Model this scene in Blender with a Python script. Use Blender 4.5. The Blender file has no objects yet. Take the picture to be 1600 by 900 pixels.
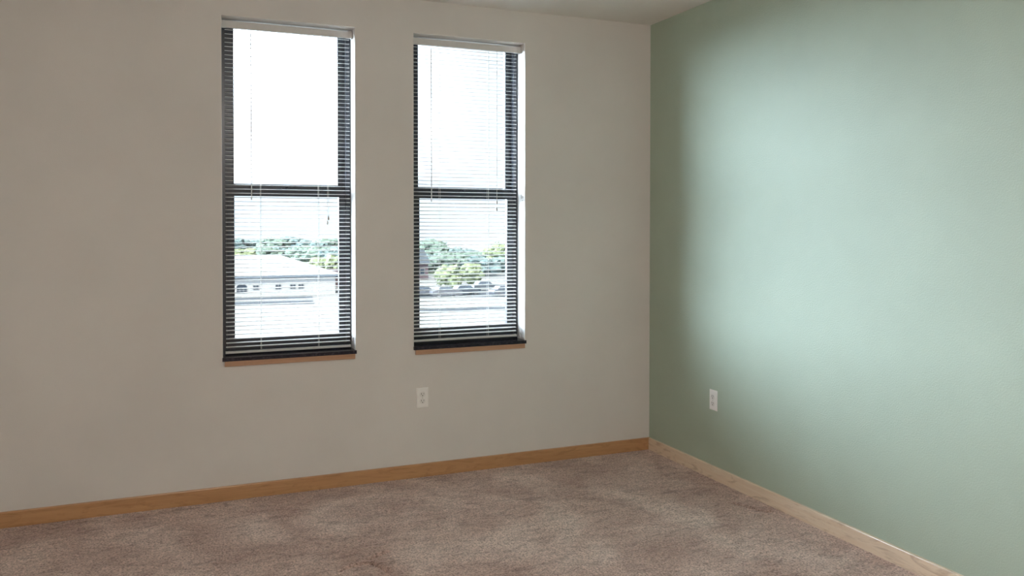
import bpy, bmesh, math, random
from mathutils import Vector, Matrix, Euler

sc = bpy.context.scene
col = sc.collection
rnd = random.Random(7)

# ------------------------------------------------------------------ measures (metres)
H = 2.74                      # ceiling height
CAM = Vector((-2.8921, -4.5841, 1.4602))
YAW, PITCH, ROLL, FPX, PPY = 0.39747, -0.01611, 0.00059, 1291.06, 370.57
ZT, ZS = 2.5497, 0.755        # top of the window openings / top of the stone sills
OPEN = [(-2.615, -1.9153), (-1.5775, -0.8828)]
WT = 0.24                     # thickness of the outside wall
XL, YR = -4.35, -7.0          # left and rear walls
GZ = -9.0                     # street level outside

fw = Vector((math.sin(YAW) * math.cos(PITCH), math.cos(YAW) * math.cos(PITCH), math.sin(PITCH)))
rt = Vector((math.cos(YAW), -math.sin(YAW), 0)); up = rt.cross(fw)
rt, up = math.cos(ROLL) * rt + math.sin(ROLL) * up, -math.sin(ROLL) * rt + math.cos(ROLL) * up

def at(px, dist):             # ground position outdoors in the direction px, dist metres ahead
    d = fw + rt * (px - 800) / FPX
    return Vector((CAM.x + d.x * dist, CAM.y + d.y * dist))

# ------------------------------------------------------------------ materials
def new_mat(name):
    m = bpy.data.materials.new(name); m.use_nodes = True
    nt = m.node_tree; b = nt.nodes['Principled BSDF']
    return m, nt, b

def coords(nt, scale=(1, 1, 1), rot=(0, 0, 0)):
    tc = nt.nodes.new('ShaderNodeTexCoord'); mp = nt.nodes.new('ShaderNodeMapping')
    mp.inputs['Scale'].default_value = scale; mp.inputs['Rotation'].default_value = rot
    nt.links.new(tc.outputs['Object'], mp.inputs['Vector'])
    return mp.outputs['Vector']

def noise(nt, vec, scale, detail=3, rough=.5, dist=0):
    n = nt.nodes.new('ShaderNodeTexNoise')
    n.inputs['Scale'].default_value = scale; n.inputs['Detail'].default_value = detail
    n.inputs['Roughness'].default_value = rough; n.inputs['Distortion'].default_value = dist
    nt.links.new(vec, n.inputs['Vector']); return n.outputs['Fac']

def ramp(nt, fac, stops):
    r = nt.nodes.new('ShaderNodeValToRGB'); e = r.color_ramp.elements
    while len(e) < len(stops): e.new(.5)
    for el, (p, c) in zip(e, stops):
        el.position = p; el.color = (*c, 1)
    nt.links.new(fac, r.inputs['Fac']); return r.outputs['Color']

def mix(nt, a, b, fac, mode='MIX'):
    m = nt.nodes.new('ShaderNodeMix'); m.data_type = 'RGBA'; m.blend_type = mode
    for sock, v in ((m.inputs['Factor'], fac), (m.inputs[6], a), (m.inputs[7], b)):
        if hasattr(v, 'links'): nt.links.new(v, sock)
        else: sock.default_value = v if isinstance(v, float) else (*v, 1)
    return m.outputs[2]

def bump(nt, b, h, strength, dist, prev=None):
    n = nt.nodes.new('ShaderNodeBump'); n.inputs['Strength'].default_value = strength
    n.inputs['Distance'].default_value = dist
    nt.links.new(h, n.inputs['Height'])
    if prev: nt.links.new(prev, n.inputs['Normal'])
    nt.links.new(n.outputs['Normal'], b.inputs['Normal']); return n.outputs['Normal']

def plain(name, c, rough=.5, spec=.5, metal=0, var=.06, scale=40, coat=0, coat_r=.2, trans=0):
    m, nt, b = new_mat(name)
    f = noise(nt, coords(nt), scale, 3)
    k0 = tuple(max(0, x * (1 - var)) for x in c); k1 = tuple(min(1, x * (1 + var)) for x in c)
    nt.links.new(ramp(nt, f, [(.3, k0), (.7, k1)]), b.inputs['Base Color'])
    b.inputs['Roughness'].default_value = rough
    b.inputs['Specular IOR Level'].default_value = spec
    b.inputs['Metallic'].default_value = metal
    b.inputs['Coat Weight'].default_value = coat; b.inputs['Coat Roughness'].default_value = coat_r
    return m

def paint(name, c, rough, spec, bscale, bstr, var=.03):
    m, nt, b = new_mat(name); v = coords(nt)
    f = noise(nt, v, 1.6, 4, .6)
    k0 = tuple(x * (1 - var) for x in c); k1 = tuple(x * (1 + var) for x in c)
    nt.links.new(ramp(nt, f, [(.35, k0), (.65, k1)]), b.inputs['Base Color'])
    b.inputs['Roughness'].default_value = rough; b.inputs['Specular IOR Level'].default_value = spec
    h = noise(nt, v, bscale, 3, .6)
    bump(nt, b, h, bstr, .002)
    return m

def wood(name, along, c0, c1, cdark, coat=.35, rough=.38):
    m, nt, b = new_mat(name)
    s = {'x': (1.3, 30, 30), 'y': (30, 1.3, 30)}[along]
    v = coords(nt, s)
    f = noise(nt, v, 1.1, 6, .62, 1.6)
    base = ramp(nt, f, [(.25, c0), (.5, tuple((a + q) / 2 for a, q in zip(c0, c1))), (.75, c1)])
    s2 = {'x': (5, 60, 26), 'y': (60, 5, 26)}[along]
    g = noise(nt, coords(nt, s2), .55, 5, .6, 3.5)
    fl = ramp(nt, g, [(.52, (0, 0, 0)), (.66, (1, 1, 1))])
    sep = nt.nodes.new('ShaderNodeSeparateColor'); nt.links.new(fl, sep.inputs[0])
    mul = nt.nodes.new('ShaderNodeMath'); mul.operation = 'MULTIPLY'; mul.inputs[1].default_value = .45
    nt.links.new(sep.outputs[0], mul.inputs[0])
    nt.links.new(mix(nt, base, cdark, mul.outputs[0]), b.inputs['Base Color'])
    b.inputs['Roughness'].default_value = rough
    b.inputs['Coat Weight'].default_value = coat; b.inputs['Coat Roughness'].default_value = .22
    bump(nt, b, f, .08, .001)
    return m

def carpet_mat():
    m, nt, b = new_mat('carpet_pile'); v = coords(nt)
    big = noise(nt, v, 2.3, 6, .62, .6)
    mid = noise(nt, coords(nt, (1, 2.2, 1), (0, 0, .5)), 9, 5, .65, .8)
    fine = noise(nt, v, 115, 3, .7)
    tuft = noise(nt, v, 42, 4, .7)
    c = ramp(nt, big, [(.36, (.58, .40, .34)), (.5, (.74, .555, .485)), (.64, (.90, .73, .65))])
    c2 = ramp(nt, mid, [(.32, (.56, .53, .52)), (.50, (1, 1, 1)), (.72, (1.04, 1.04, 1.04))])
    c = mix(nt, c, c2, .8, 'MULTIPLY')
    c3 = ramp(nt, fine, [(.36, (.30, .26, .25)), (.50, (.90, .89, .88)), (.62, (1.15, 1.15, 1.15))])
    c = mix(nt, c, c3, .85, 'MULTIPLY')
    c4 = ramp(nt, tuft, [(.36, (.62, .58, .57)), (.56, (1, 1, 1))])
    c = mix(nt, c, c4, .7, 'MULTIPLY')
    nt.links.new(c, b.inputs['Base Color'])
    b.inputs['Roughness'].default_value = .95; b.inputs['Specular IOR Level'].default_value = .1
    b.inputs['Sheen Weight'].default_value = .25; b.inputs['Sheen Roughness'].default_value = .6
    n = bump(nt, b, mid, .35, .02)
    n = bump(nt, b, tuft, .7, .012, n)
    bump(nt, b, fine, .9, .006, n)
    return m

def stone_mat():
    m, nt, b = new_mat('dark_stone'); v = coords(nt)
    f = noise(nt, v, 90, 4, .7)
    nt.links.new(ramp(nt, f, [(.35, (.008, .008, .015)), (.6, (.024, .022, .036)), (.72, (.11, .11, .13))]), b.inputs['Base Color'])
    b.inputs['Roughness'].default_value = .16; b.inputs['Specular IOR Level'].default_value = .3
    return m

def glass_mat(name='window_glass', tint=(.96, .985, .98)):
    m = bpy.data.materials.new(name); m.use_nodes = True; nt = m.node_tree
    nt.nodes.remove(nt.nodes['Principled BSDF']); out = nt.nodes['Material Output']
    t = nt.nodes.new('ShaderNodeBsdfTransparent'); t.inputs[0].default_value = (*tint, 1)
    g = nt.nodes.new('ShaderNodeBsdfGlossy'); g.inputs['Roughness'].default_value = .02
    lw = nt.nodes.new('ShaderNodeLayerWeight'); lw.inputs['Blend'].default_value = .5
    pw = nt.nodes.new('ShaderNodeMath'); pw.operation = 'POWER'; pw.inputs[1].default_value = 5.0
    nt.links.new(lw.outputs['Facing'], pw.inputs[0])
    fr = nt.nodes.new('ShaderNodeMath'); fr.operation = 'MULTIPLY_ADD'; fr.inputs[1].default_value = .9; fr.inputs[2].default_value = .035
    nt.links.new(pw.outputs[0], fr.inputs[0])
    mx = nt.nodes.new('ShaderNodeMixShader')
    nt.links.new(fr.outputs[0], mx.inputs[0]); nt.links.new(t.outputs[0], mx.inputs[1]); nt.links.new(g.outputs[0], mx.inputs[2])
    nt.links.new(mx.outputs[0], out.inputs['Surface']); return m

def slat_mat():
    m, nt, b = new_mat('slat_enamel')
    f = noise(nt, coords(nt), 8, 2)
    nt.links.new(ramp(nt, f, [(.3, (.76, .76, .745)), (.7, (.80, .80, .785))]), b.inputs['Base Color'])
    b.inputs['Roughness'].default_value = .4; b.inputs['Specular IOR Level'].default_value = .4
    return m

def leaf_mat(name, c):
    m, nt, b = new_mat(name)
    v = coords(nt)
    f = noise(nt, v, .9, 4, .7); 
    nt.links.new(ramp(nt, f, [(.3, tuple(x * .8 for x in c)), (.5, c), (.72, tuple(x * 1.25 for x in c))]), b.inputs['Base Color'])  # haze is put into the leaf colours: paler, with little contrast
    b.inputs['Roughness'].default_value = .8; b.inputs['Specular IOR Level'].default_value = .1
    return m

def emis(name, c, s):
    m, nt, b = new_mat(name)
    b.inputs['Base Color'].default_value = (.8, .8, .8, 1)
    b.inputs['Emission Color'].default_value = (*c, 1); b.inputs['Emission Strength'].default_value = s
    return m

M = dict(
    white=paint('off_white_paint', (.70, .68, .655), .75, .3, 230, .25),
    ceil=paint('ceiling_paint', (.80, .78, .75), .85, .2, 120, .35),
    sage=paint('sage_green_paint', (.42, .51, .42), .60, .40, 150, .75),
    wood_x=wood('maple_shaded', 'x', (.44, .235, .105), (.56, .32, .155), (.30, .15, .06)),  # same maple as the right board, backlit shade put into its colour
    wood_y=wood('maple_lit', 'y', (.76, .60, .44), (.88, .77, .62), (.38, .25, .16), coat=.9, rough=.3),  # same maple again, window light put into its paler colour
    apron=wood('maple_apron', 'x', (.42, .23, .13), (.52, .31, .19), (.36, .19, .10)),
    carpet=carpet_mat(), stone=stone_mat(), glass=glass_mat(), slat=slat_mat(),
    frame=plain('dark_bronze_frame', (.012, .017, .028), .32, .6, coat=.2),
    gasket=plain('black_gasket', (.01, .01, .012), .7),
    vinyl=plain('blind_metal', (.66, .655, .64), .4, .4, var=.02),
    cord=plain('white_cord', (.75, .75, .73), .8, var=.05, scale=400),
    wand=plain('clear_wand', (.78, .80, .82), .15, .6, var=.02),
    tassel=plain('beige_tassel', (.42, .39, .33), .5),
    plate=plain('nylon_plate', (.88, .875, .86), .3, .5, var=.02),
    plate2=plain('outlet_face', (.80, .795, .78), .35, .5, var=.02),
    slot=plain('dark_slot', (.02, .02, .02), .8),
    screw=plain('painted_screw', (.6, .6, .58), .35, .5, metal=.3),
    lampbase=plain('lamp_base', (.7, .7, .68), .4),
    dome=emis('lamp_dome', (1.0, .935, .87), 1.0),
    concrete=plain('bright_concrete', (.060, .060, .0585), .9, .2, var=.08, scale=.3),
    asphalt=plain('asphalt', (.026, .030, .035), .95, .0, var=.10, scale=.5),
    grass=plain('grass', (.014, .020, .012), .9, .1, var=.25, scale=.4),
    bwall=plain('stucco', (.085, .085, .083), .9, .2, var=.03, scale=1),
    broof=plain('pale_roof', (.075, .080, .080), .8, .2, var=.04, scale=1),
    fascia=plain('blue_grey_fascia', (.030, .037, .045), .7, .2),
    pane=plain('blue_pane', (.006, .009, .013), .8, .0),
    wtrim=plain('white_trim', (.05, .05, .05), .6),
    brick=plain('red_brick', (.024, .0165, .019), .9, .1, var=.2, scale=3),
    sroof=plain('slate_roof', (.0135, .0175, .022), .8, .2, var=.15, scale=2),
    bark=plain('bark', (.014, .013, .012), .9, .1, var=.3, scale=6),
    rubber=plain('tyre_rubber', (.02, .02, .022), .8, .2),
    carglass=plain('car_glass', (.02, .026, .034), .1, .5),
    lf_a=leaf_mat('leaf_green', (.038, .052, .042)),
    lf_b=leaf_mat('leaf_bluegreen', (.037, .052, .051)),
    lf_c=leaf_mat('leaf_yellowgreen', (.052, .062, .034)),
)

# ------------------------------------------------------------------ mesh helpers
def box(bm, x0, x1, y0, y1, z0, z1):
    vs = [bm.verts.new(p) for p in ((x0,y0,z0),(x1,y0,z0),(x1,y1,z0),(x0,y1,z0),(x0,y0,z1),(x1,y0,z1),(x1,y1,z1),(x0,y1,z1))]
    for f in ((0,3,2,1),(4,5,6,7),(0,1,5,4),(1,2,6,5),(2,3,7,6),(3,0,4,7)):
        bm.faces.new([vs[i] for i in f])
    return vs

def frame_ring(bm, x0, x1, z0, z1, wl, wr, wb, wt, y0, y1):
    """rectangular frame in the xz plane as one closed solid"""
    o = [(x0, z0), (x1, z0), (x1, z1), (x0, z1)]
    i = [(x0 + wl, z0 + wb), (x1 - wr, z0 + wb), (x1 - wr, z1 - wt), (x0 + wl, z1 - wt)]
    V = {}
    for k, pts in (('o', o), ('i', i)):
        for yk, y in ((0, y0), (1, y1)):
            V[k, yk] = [bm.verts.new((p[0], y, p[1])) for p in pts]
    for a in range(4):
        b = (a + 1) % 4
        bm.faces.new([V['o', 0][a], V['o', 0][b], V['i', 0][b], V['i', 0][a]])
        bm.faces.new([V['o', 1][b], V['o', 1][a], V['i', 1][a], V['i', 1][b]])
        bm.faces.new([V['o', 0][b], V['o', 0][a], V['o', 1][a], V['o', 1][b]])
        bm.faces.new([V['i', 0][a], V['i', 0][b], V['i', 1][b], V['i', 1][a]])

def extrude_poly(bm, pts, axis, a0, a1):
    """closed polygon (2-d points) extruded along axis"""
    def mk(p, a):
        return {'x': (a, p[0], p[1]), 'y': (p[0], a, p[1]), 'z': (p[0], p[1], a)}[axis]
    A = [bm.verts.new(mk(p, a0)) for p in pts]; B = [bm.verts.new(mk(p, a1)) for p in pts]
    n = len(pts)
    bm.faces.new(A); bm.faces.new(B[::-1])
    for k in range(n):
        bm.faces.new([A[k], B[k], B[(k + 1) % n], A[(k + 1) % n]])

def tube(bm, pts, r, seg=8):
    pts = [Vector(p) for p in pts]; rings = []
    for k, p in enumerate(pts):
        d = (pts[min(k + 1, len(pts) - 1)] - pts[max(k - 1, 0)]).normalized()
        a = d.orthogonal().normalized() if k == 0 else (a - d * a.dot(d)).normalized()
        b = d.cross(a); rr = r[k] if isinstance(r, (list, tuple)) else r
        rings.append([bm.verts.new(p + (a * math.cos(t) + b * math.sin(t)) * rr) for t in [2 * math.pi * j / seg for j in range(seg)]])
    for A, B in zip(rings, rings[1:]):
        for j in range(seg):
            bm.faces.new([A[j], A[(j + 1) % seg], B[(j + 1) % seg], B[j]])
    bm.faces.new(rings[0][::-1]); bm.faces.new(rings[-1])

def bevel_all(bm, w, seg=2, angle=.6):
    es = [e for e in bm.edges if e.is_manifold and e.calc_face_angle(0) > angle]
    bmesh.ops.bevel(bm, geom=es, offset=w, segments=seg, affect='EDGES', profile=.5, clamp_overlap=True)

def obj(name, bm, mat, parent=None, smooth=False, origin=None):
    bmesh.ops.recalc_face_normals(bm, faces=bm.faces)
    if origin is not None:
        bmesh.ops.translate(bm, verts=bm.verts, vec=-Vector(origin))
    me = bpy.data.meshes.new(name); bm.to_mesh(me); bm.free()
    if smooth:
        for p in me.polygons: p.use_smooth = True
    for m in (mat if isinstance(mat, list) else [mat]): me.materials.append(m)
    o = bpy.data.objects.new(name, me); col.objects.link(o)
    if origin is not None: o.location = origin
    if parent is not None: o.parent = parent
    return o

def smooth_by_angle(o, ang=.6):
    for p in o.data.polygons: p.use_smooth = True
    o.data.set_sharp_from_angle(angle=ang)

def tag(o, label, cat, group=None):
    o['label'] = label; o['category'] = cat
    if group: o['group'] = group
    return o

def struct(o, label=None, cat=None):
    o['kind'] = 'structure'
    if label: o['label'] = label
    if cat: o['category'] = cat
    return o

def empty(name, loc, rz=0):
    o = bpy.data.objects.new(name, None); col.objects.link(o)
    o.location = loc; o.rotation_euler = (0, 0, rz); o.empty_display_size = .1
    return o

def copy_tree(o, parent=None):
    c = o.copy(); col.objects.link(c); c.parent = parent
    for ch in o.children: copy_tree(ch, c)
    return c

# ------------------------------------------------------------------ room shell
# back wall with two openings, bullnosed drywall edges
bm = bmesh.new()
xs = [XL - .15, OPEN[0][0], OPEN[0][1], OPEN[1][0], OPEN[1][1], .15]
zs = [-.12, ZS - .019, ZT, H + .12]
V = [[bm.verts.new((x, 0, z)) for z in zs] for x in xs]
faces = []
for i in range(5):
    for j in range(3):
        if i in (1, 3) and j == 1: continue
        faces.append(bm.faces.new([V[i][j], V[i + 1][j], V[i + 1][j + 1], V[i][j + 1]]))
r = bmesh.ops.extrude_face_region(bm, geom=faces)
bmesh.ops.translate(bm, verts=[v for v in r['geom'] if isinstance(v, bmesh.types.BMVert)], vec=(0, WT, 0))
es = []
for e in bm.edges:
    a, b = e.verts
    if abs(a.co.y) < 1e-6 and abs(b.co.y) < 1e-6:
        mx, mz = (a.co.x + b.co.x) / 2, (a.co.z + b.co.z) / 2
        for x0, x1 in OPEN:
            side = (abs(a.co.x - b.co.x) < 1e-6 and (abs(mx - x0) < 1e-4 or abs(mx - x1) < 1e-4) and ZS < mz < ZT)
            top = abs(mz - ZT) < 1e-4 and abs(a.co.z - b.co.z) < 1e-6 and x0 < mx < x1
            if side or top: es.append(e)
bmesh.ops.bevel(bm, geom=es, offset=.0035, segments=3, affect='EDGES', profile=.5)
wb = obj('wall_back', bm, M['white']); struct(wb)
bm = bmesh.new(); box(bm, 0, .15, YR - .15, 0, -.12, H + .12)
struct(obj('wall_right', bm, M['sage']))
bm = bmesh.new(); box(bm, XL - .15, XL, YR - .15, 0, -.12, H + .12)
struct(obj('wall_left', bm, M['white']))
bm = bmesh.new(); box(bm, XL, 0, YR - .15, YR, -.12, H + .12)
struct(obj('wall_rear', bm, M['white']))
bm = bmesh.new(); box(bm, XL, 0, YR, 0, H, H + .12)
struct(obj('ceiling', bm, M['ceil']))

# carpeted floor: a fine grid with real pile relief and two creases in it
def bez(p, n=24):
    out = []
    for k in range(n + 1):
        t = k / n; a = (1 - t)
        out.append(Vector(p[0]) * a**3 + Vector(p[1]) * 3 * a * a * t + Vector(p[2]) * 3 * a * t * t + Vector(p[3]) * t**3)
    return out
creases = [bez([(-2.222, -1.117), (-2.15, -1.07), (-2.05, -1.04), (-2.036, -1.21)]),
           bez([(-.155, -1.075), (-.11, -1.14), (-.12, -1.20), (-.06, -1.245)]),
           bez([(-2.075, -1.04), (-2.05, -1.02), (-2.02, -1.00), (-1.985, -.995)])]
cdep = [.038, .030, .026]
def cdist(x, y):
    best = 0
    for c, dp in zip(creases, cdep):
        for a, b in zip(c, c[1:]):
            ab = b - a; ap = Vector((x, y)) - a
            t = max(0, min(1, ap.dot(ab) / max(ab.length_squared, 1e-9)))
            d = (ap - ab * t).length
            if d < .03: best = max(best, dp * math.exp(-(d / .0085) ** 2))
    return best
from mathutils import noise as mn
def grid_floor():
    fx0, fx1, fy0, fy1, st = -4.0, 0.0, -3.2, 0.0, .0085
    nx, ny = int((fx1 - fx0) / st), int((fy1 - fy0) / st)
    vs = []; fs = []
    for j in range(ny + 1):
        y = fy0 + (fy1 - fy0) * j / ny
        for i in range(nx + 1):
            x = fx0 + (fx1 - fx0) * i / nx
            edge = i in (0, nx) or j in (0, ny)
            z = 0 if edge else rnd.uniform(-.0016, .0012) + .0028 * mn.noise(Vector((x * 3.1, y * 3.1, 4)))
            if not edge and ((-2.45 < x < -1.9 and -1.35 < y < -.85) or (-.25 < x < 0 and -1.35 < y < -.95)): z -= cdist(x, y)
            vs.append((x, y, z))
    w = nx + 1
    for j in range(ny):
        for i in range(nx):
            a = j * w + i; fs.append((a, a + 1, a + w + 1, a + w))
    # skirts round the fine area, so that the floor is one closed slab
    def add(*p): vs.append(p); return len(vs) - 1
    a = add(XL, YR, 0); b = add(0, YR, 0); c = add(0, fy0, 0); d = add(XL, fy0, 0)
    fs.append((a, b, c, d))
    e = add(fx0, fy0, 0); f = add(fx0, 0, 0); g = add(XL, 0, 0); h = add(XL, fy0, 0)
    fs.append((h, e, f, g))
    k = [add(XL, YR, -.12), add(0, YR, -.12), add(0, 0, -.12), add(XL, 0, -.12)]
    fs.append(tuple(k[::-1]))
    me = bpy.data.meshes.new('floor'); me.from_pydata(vs, [], fs)
    for p in me.polygons: p.use_smooth = True
    me.materials.append(M['carpet'])
    o = bpy.data.objects.new('floor', me); col.objects.link(o); return o
struct(grid_floor())

# baseboards: square boards with an eased top edge
def board(name, axis, a0, a1, mat):
    bm = bmesh.new(); t, h = .013, .0762
    prof = [(0, 0), (-t, 0), (-t, h - .004), (-t + .0012, h - .0012), (-t + .004, h), (0, h)]
    if axis == 'x': extrude_poly(bm, prof, 'x', a0, a1)
    else: extrude_poly(bm, prof, 'y', a0, a1)
    return struct(obj(name, bm, mat))
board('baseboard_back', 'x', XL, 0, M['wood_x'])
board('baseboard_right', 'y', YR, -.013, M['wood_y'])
bm = bmesh.new(); extrude_poly(bm, [(XL, 0), (XL + .013, 0), (XL + .013, .073), (XL + .010, .0762), (XL, .0762)], 'y', YR, -.013)
struct(obj('baseboard_left', bm, M['wood_y']))
bm = bmesh.new(); extrude_poly(bm, [(YR, 0), (YR + .013, 0), (YR + .013, .073), (YR + .010, .0762), (YR, .0762)], 'x', XL + .013, -.013)
struct(obj('baseboard_rear', bm, M['wood_x']))

# ------------------------------------------------------------------ windows (local origin: opening's left edge, wall face, sill top)
OW = .6947; OH = ZT - ZS
def lz(z): return z - ZS
def make_window(x0, w, n):
    t = empty('window_%d' % n, (x0, 0, ZS)); struct(t)
    bm = bmesh.new(); frame_ring(bm, 0, w, 0, OH, .027, .027, .030, .008, .115, .205)
    # parting stops on both jambs
    box(bm, .027, .034, .1505, .1535, .030, OH - .008); box(bm, w - .034, w - .027, .1505, .1535, .030, OH - .008)
    obj('window_frame', bm, M['frame'], t)
    # lower sash (inner track)
    bm = bmesh.new(); za, zb = .030, lz(1.650)
    frame_ring(bm, .029, w - .029, za, zb, .040, .038, lz(.842) - za, zb - lz(1.611), .122, .150)
    bevel_all(bm, .002, 1)
    s = obj('sash', bm, M['frame'], t)
    bm = bmesh.new(); box(bm, .064, w - .062, .138, .142, lz(.838), lz(1.615)); obj('glass_pane', bm, M['glass'], s)
    bm = bmesh.new()
    box(bm, w * .5 - .03, w * .5 + .03, .118, .146, zb, zb + .006); tube(bm, [(w * .5, .134, zb + .006), (w * .5, .134, zb + .014)], .011, 12)
    box(bm, w * .5 - .006, w * .5 + .034, .128, .140, zb + .011, zb + .016)
    lk = obj('sash_lock', bm, M['frame'], s)
    # upper sash (outer track)
    bm = bmesh.new(); za, zb = lz(1.640), OH - .006
    frame_ring(bm, .029, w - .029, za, zb, .042, .038, lz(1.679) - za, .014, .156, .184)
    bevel_all(bm, .002, 1)
    s = obj('sash', bm, M['frame'], t)
    bm = bmesh.new(); box(bm, .066, w - .062, .168, .172, lz(1.675), zb - .012); obj('glass_pane', bm, M['glass'], s)
    # stone sill with its nosing proud of the wall
    bm = bmesh.new()
    extrude_poly(bm, [(-.004, -.0002), (0, -.0002), (0, .115), (w, .115), (w, -.0002), (w + .004, -.0002), (w + .004, -.016), (-.004, -.016)][::-1], 'z', -.019, 0)
    bevel_all(bm, .0045, 3)
    obj('window_sill', bm, M['stone'], t)
    bm = bmesh.new(); box(bm, .008, w - .004, -.0125, 0, -.0465, -.019); bevel_all(bm, .0015, 1)
    obj('sill_apron', bm, M['apron'], t)
    return t
for n, (x0, x1) in enumerate(OPEN): make_window(x0, x1 - x0, n + 1)

# ------------------------------------------------------------------ venetian blinds
def make_blind(x0, w, s0, s1, z_first, pitch, nslat, tilt, cords, wand, wand_z, pulls):
    """x0/w = opening, s0/s1 = slat ends (world x); other z values in world too"""
    t = empty('venetian_blind', (x0, 0, ZT))
    ox, oz = x0, ZT
    L = lambda x: x - ox
    Zl = lambda z: z - oz
    y0, y1 = .066, .092                       # headrail front / back
    # headrail: U channel with rolled lips and end brackets
    bm = bmesh.new(); zt, zb = Zl(2.5375), Zl(2.5035)
    prof = [(y0, zb), (y0, zt - .001), (y0 - .0015, zt), (y0 - .0015, zt + .0015), (y0 + .003, zt + .0015), (y0 + .003, zb + .0015),
            (y1 - .003, zb + .0015), (y1 - .003, zt + .0015), (y1 + .0015, zt + .0015), (y1 + .0015, zt), (y1, zt - .001), (y1, zb)]
    extrude_poly(bm, prof, 'x', .006, w - .006)
    hr = obj('head_rail', bm, M['vinyl'], t)
    for xa, xb in ((.0015, .0055), (w - .0055, w - .0015)):
        bm = bmesh.new(); box(bm, xa, xb, y0 - .004, y1 + .004, zb - .003, -.0005)
        xi = xa if xa < .1 else xb - .022
        box(bm, xi, xi + .022, y0 - .0045, y0 - .0025, zb - .003, zt + .002)
        obj('mounting_bracket', bm, M['vinyl'], hr)
    # slats: thin crowned strips, slightly tilted, all in one part
    bm = bmesh.new(); yc = .079; hw = .0122; th = .00035; K = 6
    zbot = None
    for i in range(nslat):
        zc = Zl(z_first - pitch * i) ; zbot = zc
        wob = rnd.uniform(-.012, .012); tl = tilt + rnd.uniform(-.010, .010); sh = rnd.uniform(-.0008, .0008)
        top = []; bot = []
        for k in range(K + 1):
            u = -1 + 2 * k / K; yy = u * hw; zz = .0021 * (1 - u * u)
            ct, st_ = math.cos(tl), math.sin(tl)
            top.append((yc + yy * ct - zz * st_, zc + yy * st_ + zz * ct))
            bot.append((yc + yy * ct - (zz - th) * st_, zc + yy * st_ + (zz - th) * ct))
        extrude_poly(bm, top + bot[::-1], 'x', L(s0) + sh, L(s1) + sh)
    o = obj('slats', bm, M['slat'], t); smooth_by_angle(o, .5)
    # bottom rail
    bm = bmesh.new(); zb0 = zbot - pitch * 1.28
    prof = [(yc - .011, zb0 - .0065), (yc - .0125, zb0 - .004), (yc - .0125, zb0 + .003), (yc - .008, zb0 + .0055), (yc + .008, zb0 + .0055), (yc + .0125, zb0 + .003), (yc + .0125, zb0 - .004), (yc + .011, zb0 - .0065)]
    extrude_poly(bm, prof, 'x', L(s0) - .001, L(s1) + .001)
    br = obj('bottom_rail', bm, M['vinyl'], t)
    for xa, xb in ((L(s0) - .003, L(s0) - .001), (L(s1) + .001, L(s1) + .003)):
        bm = bmesh.new(); box(bm, xa, xb, yc - .0135, yc + .0135, zb0 - .007, zb0 + .0065); bevel_all(bm, .0008, 1)
        obj('end_cap', bm, M['vinyl'], br)
    # ladder cords with their rungs
    for cx in cords:
        x = L(cx); bm = bmesh.new()
        tube(bm, [(x, yc - .0134, zb + .001), (x, yc - .0134, zb0)], .0006, 6)
        tube(bm, [(x, yc + .0134, zb + .001), (x, yc + .0134, zb0)], .0006, 6)
        tube(bm, [(x + .004, yc, zb + .001), (x + .004, yc, zb0)], .0006, 6)
        for i in range(nslat):
            zc = Zl(z_first - pitch * i) - .0012
            tube(bm, [(x, yc - .0134, zc - .0134 * math.sin(tilt)), (x, yc + .0134, zc + .0134 * math.sin(tilt))], .0004, 4)
        obj('ladder_cord', bm, M['cord'], t)
    # tilt wand on its hook
    x = L(wand); yw = y0 - .010; bm = bmesh.new()
    tube(bm, [(x, yw, Zl(2.480)), (x + .001, yw, Zl(wand_z))], .0028, 6)
    tube(bm, [(x + .001, yw, Zl(wand_z)), (x + .001, yw, Zl(wand_z) - .012)], [.0036, .0030], 8)
    wd = obj('tilt_wand', bm, M['wand'], t)
    bm = bmesh.new(); tube(bm, [(x, y0 + .001, zb + .004), (x, y0 - .004, zb), (x, yw - .002, zb - .006), (x, yw + .002, zb - .014), (x, yw, Zl(2.482))], .0011, 6)
    obj('wand_hook', bm, M['vinyl'], wd)
    # pull cords with bell tassels
    for px_, pz in pulls:
        x = L(px_); yp = y0 - .006; bm = bmesh.new()
        tube(bm, [(x, y0 - .001, zb + .006), (x, yp, zb - .004), (x, yp, Zl(pz))], .0008, 6)
        pc = obj('pull_cord', bm, M['cord'], t)
        bm = bmesh.new(); tube(bm, [(x, yp, Zl(pz) + .004), (x, yp, Zl(pz)), (x, yp, Zl(pz) - .012), (x, yp, Zl(pz) - .020)], [.0018, .003, .0048, .0035], 10)
        obj('cord_tassel', bm, M['tassel'], pc)
    return t
b1 = make_blind(OPEN[0][0], OPEN[0][1] - OPEN[0][0], -2.5945, -1.9300, 2.4934, .02230, 77, math.radians(6.5),
                (-2.415, -2.1054), -2.4634, 1.60, ((-2.0512, 1.500), (-2.0575, 1.475)))
tag(b1, 'lowered white mini blind with open slats hanging in the left window', 'blind', 'white mini blinds in the two windows')
b2 = make_blind(OPEN[1][0], OPEN[1][1] - OPEN[1][0], -1.5690, -.9105, 2.4885, .02215, 77, math.radians(9),
                (-1.3983, -1.0934), -1.4556, 1.60, ((-1.0412, 1.600), (-1.0422, 1.558)))
tag(b2, 'lowered white mini blind with open slats hanging in the right window, nearer the green wall', 'blind', 'white mini blinds in the two windows')

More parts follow.
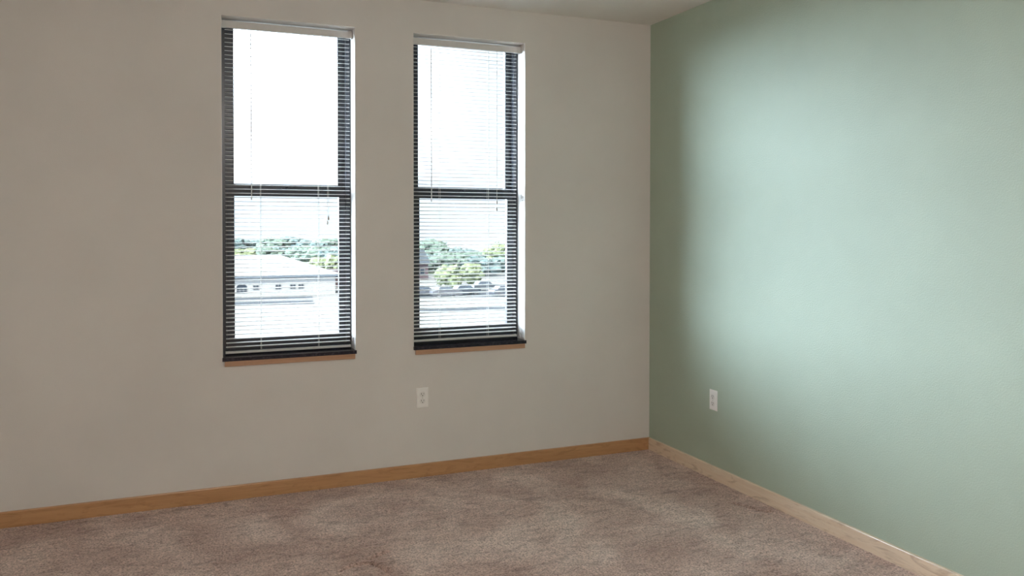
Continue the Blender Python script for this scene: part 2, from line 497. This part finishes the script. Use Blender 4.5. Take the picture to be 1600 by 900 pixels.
# ------------------------------------------------------------------ electrical outlets
def make_outlet():
    t = empty('electrical_outlet', (0, 0, 0))           # faces -y, centred on the plate
    bm = bmesh.new()
    w, h, d = .0355, .0580, .0052
    A = [(-w, 0, -h), (w, 0, -h), (w, 0, h), (-w, 0, h)]
    mid = [(-w, -.0022, -h), (w, -.0022, -h), (w, -.0022, h), (-w, -.0022, h)]
    i_ = .0042; F = [(-w + i_, -d, -h + i_), (w - i_, -d, -h + i_), (w - i_, -d, h - i_), (-w + i_, -d, h - i_)]
    R_ = [[bm.verts.new(p) for p in q] for q in (A, mid, F)]
    bm.faces.new(R_[0]); bm.faces.new(R_[2][::-1])
    for P, Q in zip(R_, R_[1:]):
        for k in range(4): bm.faces.new([P[k], Q[k], Q[(k + 1) % 4], P[(k + 1) % 4]])
    obj('cover_plate', bm, M['plate'], t)
    for zc in (.0195, -.0195):
        bm = bmesh.new(); pts = []
        for k in range(32):
            a = 2 * math.pi * k / 32
            pts.append((.0168 * math.cos(a), zc + max(-.0140, min(.0140, .0172 * math.sin(a)))))
        extrude_poly(bm, pts, 'y', -.0072, -.004)
        rc = obj('receptacle', bm, M['plate2'], t)
        bm = bmesh.new()
        box(bm, -.0080, -.0056, -.0074, -.0060, zc - .0008, zc + .0086); box(bm, .0058, .0078, -.0074, -.0060, zc + .0002, zc + .0080)
        extrude_poly(bm, [(.0027 * math.cos(2 * math.pi * k / 12), zc - .0068 + .0031 * math.sin(2 * math.pi * k / 12)) for k in range(12)], 'y', -.0074, -.0060)
        obj('socket_slots', bm, M['slot'], rc)
    bm = bmesh.new(); extrude_poly(bm, [(.0034 * math.cos(2 * math.pi * k / 14), .0034 * math.sin(2 * math.pi * k / 14)) for k in range(14)], 'y', -.0062, -.004)
    obj('screw', bm, M['screw'], t)
    return t
o1 = make_outlet(); o1.location = (-1.529, 0, .457)
tag(o1, 'white duplex outlet on the off-white wall, below the right window', 'outlet', 'duplex outlets low on the walls')
o2 = copy_tree(o1); o2.location = (0, -.681, .4515); o2.rotation_euler = (0, 0, -math.pi / 2)
tag(o2, 'white duplex outlet low on the sage green wall', 'outlet', 'duplex outlets low on the walls')

# ------------------------------------------------------------------ unseen fill lamp behind the camera
def make_lamp():
    t = empty('ceiling_fill_light', (0, 0, 0))
    bm = bmesh.new(); tube(bm, [(0, 0, 0), (0, 0, -.03)], .20, 40); bevel_all(bm, .006, 2); obj('lamp_base', bm, M['lampbase'], t)
    bm = bmesh.new(); n = 8; pr = []
    tube(bm, [(0, 0, -.03 - .10 * math.sin(math.pi / 2 * k / n)) for k in range(n + 1)], [.185 * math.cos(math.pi / 2 * k / n * .96) for k in range(n + 1)], 40)
    obj('lamp_shade', bm, M['dome'], t, True)
    return t
l1 = make_lamp(); l1.location = (-2.6, -5.4, H)
tag(l1, 'unseen round dome ceiling light filling the room from behind the viewer', 'ceiling light')

# ------------------------------------------------------------------ outdoors
bm = bmesh.new(); box(bm, -160, 330, 2, 400, GZ - 1, GZ); struct(obj('ground', bm, M['concrete']), 'bright concrete parking lot spreading outside the windows', 'ground')
# asphalt lanes
def lane(name, px0, d0, px1, d1, wdt, label):
    a, b = at(px0, d0), at(px1, d1); d = (b - a).normalized(); n = Vector((-d.y, d.x)) * wdt
    bm = bmesh.new(); extrude_poly(bm, [(a.x, a.y), (b.x, b.y), (b.x + n.x, b.y + n.y), (a.x + n.x, a.y + n.y)], 'z', GZ, GZ + .05)
    return struct(obj(name, bm, M['asphalt']), label, 'road')
lane('parking_lane', 250, 110.3, 489, 116, 2.6, 'farther strip of asphalt parking in front of the white building')
lane('parking_lane', 250, 102.5, 491, 107.8, 4.6, 'nearer strip of asphalt parking in front of the white building')
lane('street', 560, 98, 900, 101, 3.2, 'asphalt lane crossing the lot seen through the right window')
lane('car_park', 560, 117, 900, 119, 11, 'dark asphalt under the row of parked cars seen through the right window')
bm = bmesh.new(); box(bm, -160, 330, 160, 236, GZ, GZ + .06); struct(obj('lawn', bm, M['grass']), 'green lawn under the trees far behind the buildings', 'lawn')

# long white single-storey building
def building():
    c = at(366, 118.5); x0 = c.x - 16; y0 = c.y
    xr = at(523, 124.5).x; W = xr - x0; D = 17
    t = empty('white_building', (x0, y0, GZ)); tag(t, 'long white single-storey building with a pale hipped roof seen through the left window', 'building')
    bm = bmesh.new(); box(bm, 0, W, 0, D, 0, 2.75); obj('wall', bm, M['bwall'], t)
    o = .7; e = 3.0
    bm = bmesh.new()
    v = [bm.verts.new(p) for p in ((-o, -o, e), (W + o, -o, e), (W + o, D + o, e), (-o, D + o, e), (-o + 9, D / 2, e + 2.55), (W + o - 7.6, D / 2, e + 2.55))]
    for f in ((0, 1, 5, 4), (1, 2, 5), (2, 3, 4, 5), (3, 0, 4), (3, 2, 1, 0)): bm.faces.new([v[k] for k in f])
    obj('roof', bm, M['broof'], t)
    bm = bmesh.new(); frame_ring2 = None
    for a in ((-o, W + o, -o, -o + .12), (-o, W + o, D + o - .12, D + o)): box(bm, a[0], a[1], a[2], a[3], e - .36, e - .01)
    for a in ((-o, -o + .12), (W + o - .12, W + o)): box(bm, a[0], a[1], -o + .12, D + o - .12, e - .36, e - .01)
    obj('fascia', bm, M['fascia'], t)
    bm = bmesh.new(); box(bm, -o + .13, W + o - .13, -o + .13, D + o - .13, 2.752, 2.80); obj('soffit', bm, M['fascia'], t)
    def win(px, dd, wd, z0, z1, rows, cols, arch=0):
        cx = at(px, dd).x - x0
        # the frame: outer ring with glazing bars, panes behind
        bm = bmesh.new(); frame_ring(bm, cx - wd / 2, cx + wd / 2, z0, z1, .05, .05, .05, .05, -.06, .0)
        for k in range(1, cols):
            xx = cx - wd / 2 + wd * k / cols; box(bm, xx - .03, xx + .03, -.05, -.01, z0 + .05, z1 - .05)
        for k in range(1, rows):
            zz = z0 + (z1 - z0) * k / rows; box(bm, cx - wd / 2 + .05, cx + wd / 2 - .05, -.045, -.012, zz - .035, zz + .035)
        f = obj('window', bm, M['wtrim'], t)
        bm = bmesh.new(); box(bm, cx - wd / 2 + .03, cx + wd / 2 - .03, -.02, -.001, z0 + .03, z1 - .03)
        if arch:
            extrude_poly(bm, [(cx - wd / 2, z1)] + [(cx + wd / 2 * math.cos(math.pi * (1 - k / 12)), z1 + arch * math.sin(math.pi * k / 12)) for k in range(1, 12)] + [(cx + wd / 2, z1)], 'y', -.03, -.001)
        obj('pane', bm, M['pane'], f)
    win(377, 119.3, 1.5, .45, 1.25, 2, 3, .45)
    for px, dd in ((399.5, 119.6), (435, 120.5), (458, 121.2), (471, 121.6)): win(px, dd, .85, .85, 1.55, 2, 2)
    return t
building()

def house(px, dist, W, D, ew, rh, label, cat, mwall, mroof, n=3, name='house', chimney=True):
    c = at(px, dist); t = empty(name, (c.x, c.y, GZ)); tag(t, label, cat)
    bm = bmesh.new(); box(bm, 0, W, 0, D, 0, ew); obj('wall', bm, mwall, t)
    bm = bmesh.new(); o = .4
    extrude_poly(bm, [(-o, ew), (D + o, ew), (D / 2, ew + rh)], 'x', -o, W + o); obj('roof', bm, mroof, t)
    for k in range(n):
        xx = W * (k + .5) / n
        bm = bmesh.new(); frame_ring(bm, xx - .5, xx + .5, 1.0, 2.1, .07, .07, .07, .07, -.05, 0); f = obj('window', bm, M['wtrim'], t)
        bm = bmesh.new(); box(bm, xx - .45, xx + .45, -.02, -.001, 1.05, 2.05); obj('pane', bm, M['pane'], f)
    if not chimney: return t
    bm = bmesh.new(); box(bm, W * .7, W * .7 + .8, D / 2 - .4, D / 2 + .4, ew + rh * .6, ew + rh + .7); obj('chimney', bm, M['brick'], t)
    return t
house(514, 136, 8.0, 6, 1.9, 1.0, 'low reddish brick shed peeking past the right end of the white building', 'shed', M['brick'], M['brick'], 0, 'brick_shed', False)
house(612, 152, 7.0, 8, 2.9, 2.6, 'house with a slate blue roof at the left edge of the right window view', 'house', M['brick'], M['sroof'], 3)

# trees
def tree_mesh(seed, hgt, rad, kind):
    r = random.Random(seed); bm = bmesh.new()
    n = 46
    for k in range(n):
        a = r.uniform(0, 2 * math.pi); q = r.random() ** .5; zz = r.uniform(.22, .93)
        wr = math.sin(math.pi * min(1, (zz - .10) / .95)) ** .7
        c = Vector((math.cos(a) * q * rad * .78 * wr, math.sin(a) * q * rad * .78 * wr, hgt * zz))
        s = rad * r.uniform(.16, .34)
        g = bmesh.ops.create_icosphere(bm, subdivisions=2, radius=s, matrix=Matrix.Translation(c))
        for v in g['verts']:
            d = (v.co - c); v.co = c + d * (1 + .55 * mn.noise(v.co * (2.6 / rad) * 3 + Vector((seed, 0, 0))))
    # leaf sprays breaking the outline
    vs = [v.co.copy() for v in bm.verts]
    for k in range(1500):
        p = r.choice(vs) * 1.0; s = rad * r.uniform(.02, .05)
        p += Vector((r.uniform(-1, 1), r.uniform(-1, 1), r.uniform(-1, 1))) * s * 1.6
        e = Euler((r.uniform(0, 6), r.uniform(0, 6), 0)).to_matrix()
        q = [bm.verts.new(p + e @ Vector(w) * s) for w in ((-1, -.5, 0), (1, -.5, .3), (1, .5, 0), (-1, .5, .3))]
        bm.faces.new(q)
    me = bpy.data.meshes.new('foliage'); bm.to_mesh(me); bm.free(); me.materials.append(M[kind])
    bt = bmesh.new()
    tube(bt, [(0, 0, -.2), (.05, 0, hgt * .25), (0, .08, hgt * .55), (0, 0, hgt * .8)], [.05 * rad + .1, .045 * rad + .06, .03 * rad + .03, .02], 8)
    for k in range(6):
        a = k * 1.1; tube(bt, [(0, 0, hgt * .35), (math.cos(a) * rad * .5, math.sin(a) * rad * .5, hgt * .62)], [.02 * rad + .03, .02], 6)
    mt = bpy.data.meshes.new('trunk'); bt.to_mesh(mt); bt.free(); mt.materials.append(M['bark'])
    return me, mt
TV = {}
for kind in ('lf_a', 'lf_b', 'lf_c'):
    for s in range(2): TV[kind, s] = tree_mesh(hash(kind[-1]) % 97 + s * 13 if False else ord(kind[-1]) + s * 13, 7.0, 4.2, kind)
def tree(px, dist, ytop, width, kind, s, label, name='tree', group=None, rz=0):
    """ytop = image height the crown reaches, width in metres"""
    c = at(px, dist)
    ztop = CAM.z + dist * (fw.z * 1.0 + (PPY - ytop) / FPX * up.z)
    hgt = ztop - GZ
    t = empty(name, (c.x, c.y, GZ), rz); tag(t, label, 'tree' if name == 'tree' else 'bush', group)
    me, mt = TV[kind, s]
    sc_ = (width / 8.4, width / 8.4, hgt / 7.1)
    for nm, d in (('foliage', me), ('trunk', mt)):
        o = bpy.data.objects.new(nm, d); col.objects.link(o); o.parent = t; o.scale = sc_
    return t
G1 = 'trees behind the white building in the left window'
G2 = 'trees beyond the lot in the right window'
lt = [ # px, dist, ytop, width, kind, seed, label
    (368, 290, 373, 13, 'lf_b', 0, 'far bluish tree at the left edge of the left window view'),
    (398, 340, 376, 14, 'lf_b', 1, 'low hazy bluish tree second from the left on the left window skyline'),
    (426, 280, 374, 13, 'lf_a', 0, 'hazy green tree above the ridge of the white roof'),
    (455, 312, 371, 15, 'lf_b', 1, 'tallest bluish tree on the left window skyline'),
    (484, 266, 376, 12, 'lf_b', 0, 'bluish tree above the sloping right end of the white roof'),
    (515, 304, 375, 14, 'lf_a', 1, 'far green tree at the right edge of the left window skyline'),
    (380, 205, 391, 9, 'lf_c', 0, 'yellow-green tree just over the left part of the white roof'),
    (415, 215, 389, 9, 'lf_a', 1, 'green tree just over the ridge of the white roof'),
    (445, 225, 385, 9, 'lf_b', 0, 'dull green tree just over the middle of the white roof'),
    (474, 210, 386, 10, 'lf_a', 0, 'green tree behind the right end of the white ridge'),
    (503, 194, 388, 10, 'lf_a', 1, 'dense green tree beside the sloping hip of the white roof'),
    (530, 177, 386, 10, 'lf_b', 1, 'dark green tree at the right edge of the left window'),
    (500, 166, 404, 7, 'lf_c', 1, 'bright yellow-green tree next to the hip of the white roof'),
    (527, 156, 402, 6, 'lf_c', 0, 'bright yellow-green tree above the low brick shed'),
]
for k, (px, d, yt, w, kd, s, lb) in enumerate(lt): tree(px, d, yt, w, kd, s, lb, group=G1, rz=k * 1.3)
rtl = [
    (640, 218, 380, 11, 'lf_a', 0, 'green tree half hidden by the left jamb of the right window'),
    (672, 205, 377, 10, 'lf_a', 1, 'tallest green tree in the left part of the right window view'),
    (700, 221, 384, 10, 'lf_b', 0, 'bluish green tree right of the tallest one in the right window'),
    (727, 246, 390, 10, 'lf_b', 1, 'low bluish tree under the bright gap of the right window skyline'),
    (752, 235, 394, 11, 'lf_a', 0, 'lowest distant tree in the middle of the right window view'),
    (783, 208, 382, 9, 'lf_c', 1, 'pale green tree near the right frame of the right window'),
    (812, 226, 380, 11, 'lf_a', 1, 'green tree behind the right frame of the right window'),
    (665, 178, 398, 8, 'lf_b', 1, 'dull green tree above the slate blue roof'),
    (695, 166, 396, 9, 'lf_a', 0, 'mid green tree behind the yellow-green shrubs, left'),
    (725, 178, 397, 9, 'lf_a', 1, 'mid green tree directly behind the yellow-green shrubs'),
    (756, 165, 399, 9, 'lf_b', 0, 'bluish mid green tree behind the parked cars'),
    (786, 176, 403, 8, 'lf_a', 0, 'mid green tree low by the right frame of the right window'),
]
for k, (px, d, yt, w, kd, s, lb) in enumerate(rtl): tree(px, d, yt, w, kd, s, lb, group=G2, rz=k * 1.7 + .4)
tree(702, 133, 417, 5.2, 'lf_c', 0, 'bright yellow-green bush, left of the two behind the cars', 'shrub', 'yellow-green shrubs', .5)
tree(734, 140, 414, 5.2, 'lf_c', 1, 'bright yellow-green bush, right of the two behind the cars', 'shrub', 'yellow-green shrubs', 1.5)

# parked cars
def car_meshes():
    d = {}
    bm = bmesh.new()
    extrude_poly(bm, [(-2.2, .28), (2.2, .28), (2.25, .55), (2.15, .82), (1.15, .95), (-1.75, .98), (-2.2, .90), (-2.27, .55)], 'y', -.88, .88); bevel_all(bm, .09, 2)
    extrude_poly(bm, [(-1.65, .93), (1.15, .93), (.42, 1.42), (-1.15, 1.44)], 'y', -.76, .76)
    d['body'] = bm
    bm = bmesh.new()
    for s in (-1, 1):
        y0, y1 = (.762 * s, .775 * s)
        extrude_poly(bm, [(-1.38, .98), (-.30, .98), (-.30, 1.36), (-1.08, 1.37)], 'y', min(y0, y1), max(y0, y1))
        extrude_poly(bm, [(-.20, .98), (.93, .98), (.40, 1.35), (-.20, 1.36)], 'y', min(y0, y1), max(y0, y1))
    vs = [bm.verts.new(p) for p in ((1.13, -.66, .96), (1.13, .66, .96), (.49, .66, 1.39), (.49, -.66, 1.39))]; 
    g = bm.faces.new(vs); r_ = bmesh.ops.extrude_face_region(bm, geom=[g]); bmesh.ops.translate(bm, verts=[v for v in r_['geom'] if isinstance(v, bmesh.types.BMVert)], vec=(.02, 0, .02))
    d['car_window'] = bm
    return d
def make_car(matn, c):
    pm = plain(matn, c, .3, .5, var=.03)
    t = empty('car', (0, 0, 0)); d = car_meshes()
    obj('body', d['body'], pm, t); obj('car_window', d['car_window'], M['carglass'], t)
    for sx in (-1.38, 1.38):
        for sy in (-1, 1):
            bm = bmesh.new(); tube(bm, [(sx, sy * .74, .32), (sx, sy * .90, .32)], .32, 20); bevel_all(bm, .03, 1)
            obj('wheel', bm, M['rubber'], t)
    return t
cars = [(726, 121.5, .15, (.013, .016, .021), 'blue-grey car in the middle of the parked row'),
        (757, 129, .1, (.018, .021, .025), 'pale blue car parked right of the middle blue-grey one'),
        (660, 119.5, .05, (.022, .024, .029), 'light grey car at the left end of the parked row'),
        (697, 118, 0, (.025, .026, .030), 'silver car parked left of the middle blue-grey one'),
        (789, 120, .12, (.020, .022, .027), 'grey car at the right end of the parked row')]
for k, (px, d, rz, c, lb) in enumerate(cars):
    t = make_car('car_paint_%d' % k, c); p = at(px, d); t.location = (p.x, p.y, GZ + (.05 if k else .05)); t.rotation_euler = (0, 0, rz)
    tag(t, lb, 'car', 'parked cars')

# ------------------------------------------------------------------ light
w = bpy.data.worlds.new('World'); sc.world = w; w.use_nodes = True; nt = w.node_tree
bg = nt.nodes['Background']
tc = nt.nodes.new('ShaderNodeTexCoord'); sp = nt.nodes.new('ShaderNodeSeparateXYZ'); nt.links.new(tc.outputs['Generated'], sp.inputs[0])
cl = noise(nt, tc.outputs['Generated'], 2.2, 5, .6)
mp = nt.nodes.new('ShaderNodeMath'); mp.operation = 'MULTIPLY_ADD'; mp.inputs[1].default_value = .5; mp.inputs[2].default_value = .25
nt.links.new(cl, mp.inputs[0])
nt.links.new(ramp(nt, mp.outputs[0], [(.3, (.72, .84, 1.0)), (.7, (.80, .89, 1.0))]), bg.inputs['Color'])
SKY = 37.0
mr = nt.nodes.new('ShaderNodeMapRange'); mr.interpolation_type = 'SMOOTHSTEP'   # dimmed low in the view so the slats show, strong above
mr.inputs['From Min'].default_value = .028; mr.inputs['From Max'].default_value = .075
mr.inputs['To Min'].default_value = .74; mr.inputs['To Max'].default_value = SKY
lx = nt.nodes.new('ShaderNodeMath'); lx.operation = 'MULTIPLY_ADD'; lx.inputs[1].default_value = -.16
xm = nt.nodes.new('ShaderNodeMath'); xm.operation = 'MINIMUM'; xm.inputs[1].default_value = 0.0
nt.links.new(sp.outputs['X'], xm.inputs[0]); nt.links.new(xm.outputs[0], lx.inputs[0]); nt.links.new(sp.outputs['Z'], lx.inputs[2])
nt.links.new(lx.outputs[0], mr.inputs['Value']); m2 = nt.nodes.new('ShaderNodeMapRange'); m2.interpolation_type = 'SMOOTHSTEP'  # dimmed overhead so the outdoors doesn't clip
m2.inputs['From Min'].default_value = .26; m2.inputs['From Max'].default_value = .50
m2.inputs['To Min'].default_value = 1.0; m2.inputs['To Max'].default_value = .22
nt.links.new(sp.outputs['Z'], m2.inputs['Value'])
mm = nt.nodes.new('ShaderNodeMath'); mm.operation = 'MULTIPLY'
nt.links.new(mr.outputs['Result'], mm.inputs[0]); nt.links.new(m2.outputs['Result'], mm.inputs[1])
m3 = nt.nodes.new('ShaderNodeMapRange'); m3.interpolation_type = 'SMOOTHSTEP'  # shaped: brightest out of view at left, to light the green wall
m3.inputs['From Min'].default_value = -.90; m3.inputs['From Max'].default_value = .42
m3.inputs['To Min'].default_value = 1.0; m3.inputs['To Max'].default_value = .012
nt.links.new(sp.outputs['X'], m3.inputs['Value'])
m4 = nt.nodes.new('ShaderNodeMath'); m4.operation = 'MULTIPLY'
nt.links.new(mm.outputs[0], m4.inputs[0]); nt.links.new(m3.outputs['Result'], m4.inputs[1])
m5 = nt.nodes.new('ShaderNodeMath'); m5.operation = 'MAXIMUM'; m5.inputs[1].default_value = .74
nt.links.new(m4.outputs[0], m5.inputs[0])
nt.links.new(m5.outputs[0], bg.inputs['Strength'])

for x0, x1 in OPEN:            # sampling portals in the openings (give no light of their own)
    L = bpy.data.lights.new('sky_portal', 'AREA'); L.shape = 'RECTANGLE'; L.size = x1 - x0; L.size_y = OH
    L.cycles.is_portal = True
    o = bpy.data.objects.new('sky_portal', L); col.objects.link(o)
    o.location = ((x0 + x1) / 2, .215, (ZT + ZS) / 2); o.rotation_euler = (-math.pi / 2, 0, 0)
S = bpy.data.lights.new('sun', 'SUN'); S.energy = 14; S.angle = .02; S.color = (1, .95, .86)
o = bpy.data.objects.new('sun', S); col.objects.link(o); o.rotation_euler = (math.radians(38), 0, math.radians(-28))
# the rays run away from this facade (from behind the building), so none enters the room
M['dome'].node_tree.nodes['Principled BSDF'].inputs['Emission Strength'].default_value = 94

# ------------------------------------------------------------------ camera
cam = bpy.data.cameras.new('Camera'); cam.sensor_width = 36; cam.sensor_fit = 'HORIZONTAL'
cam.lens = FPX / 1600 * 36; cam.shift_y = -(450 - PPY) / 1600; cam.clip_end = 2000; cam.clip_start = .05
co = bpy.data.objects.new('Camera', cam); col.objects.link(co)
m = Matrix((rt, up, -fw)).transposed().to_4x4(); m.translation = CAM; co.matrix_world = m
sc.camera = co

sc.view_settings.view_transform = 'Standard'; sc.view_settings.look = 'None'
sc.view_settings.gamma = 1; sc.view_settings.use_curve_mapping = False; sc.view_settings.exposure = 1.0
sc.cycles.use_denoising = True
sc.cycles.max_bounces = 14; sc.cycles.diffuse_bounces = 8; sc.cycles.transparent_max_bounces = 16
sc.cycles.sample_clamp_indirect = 12
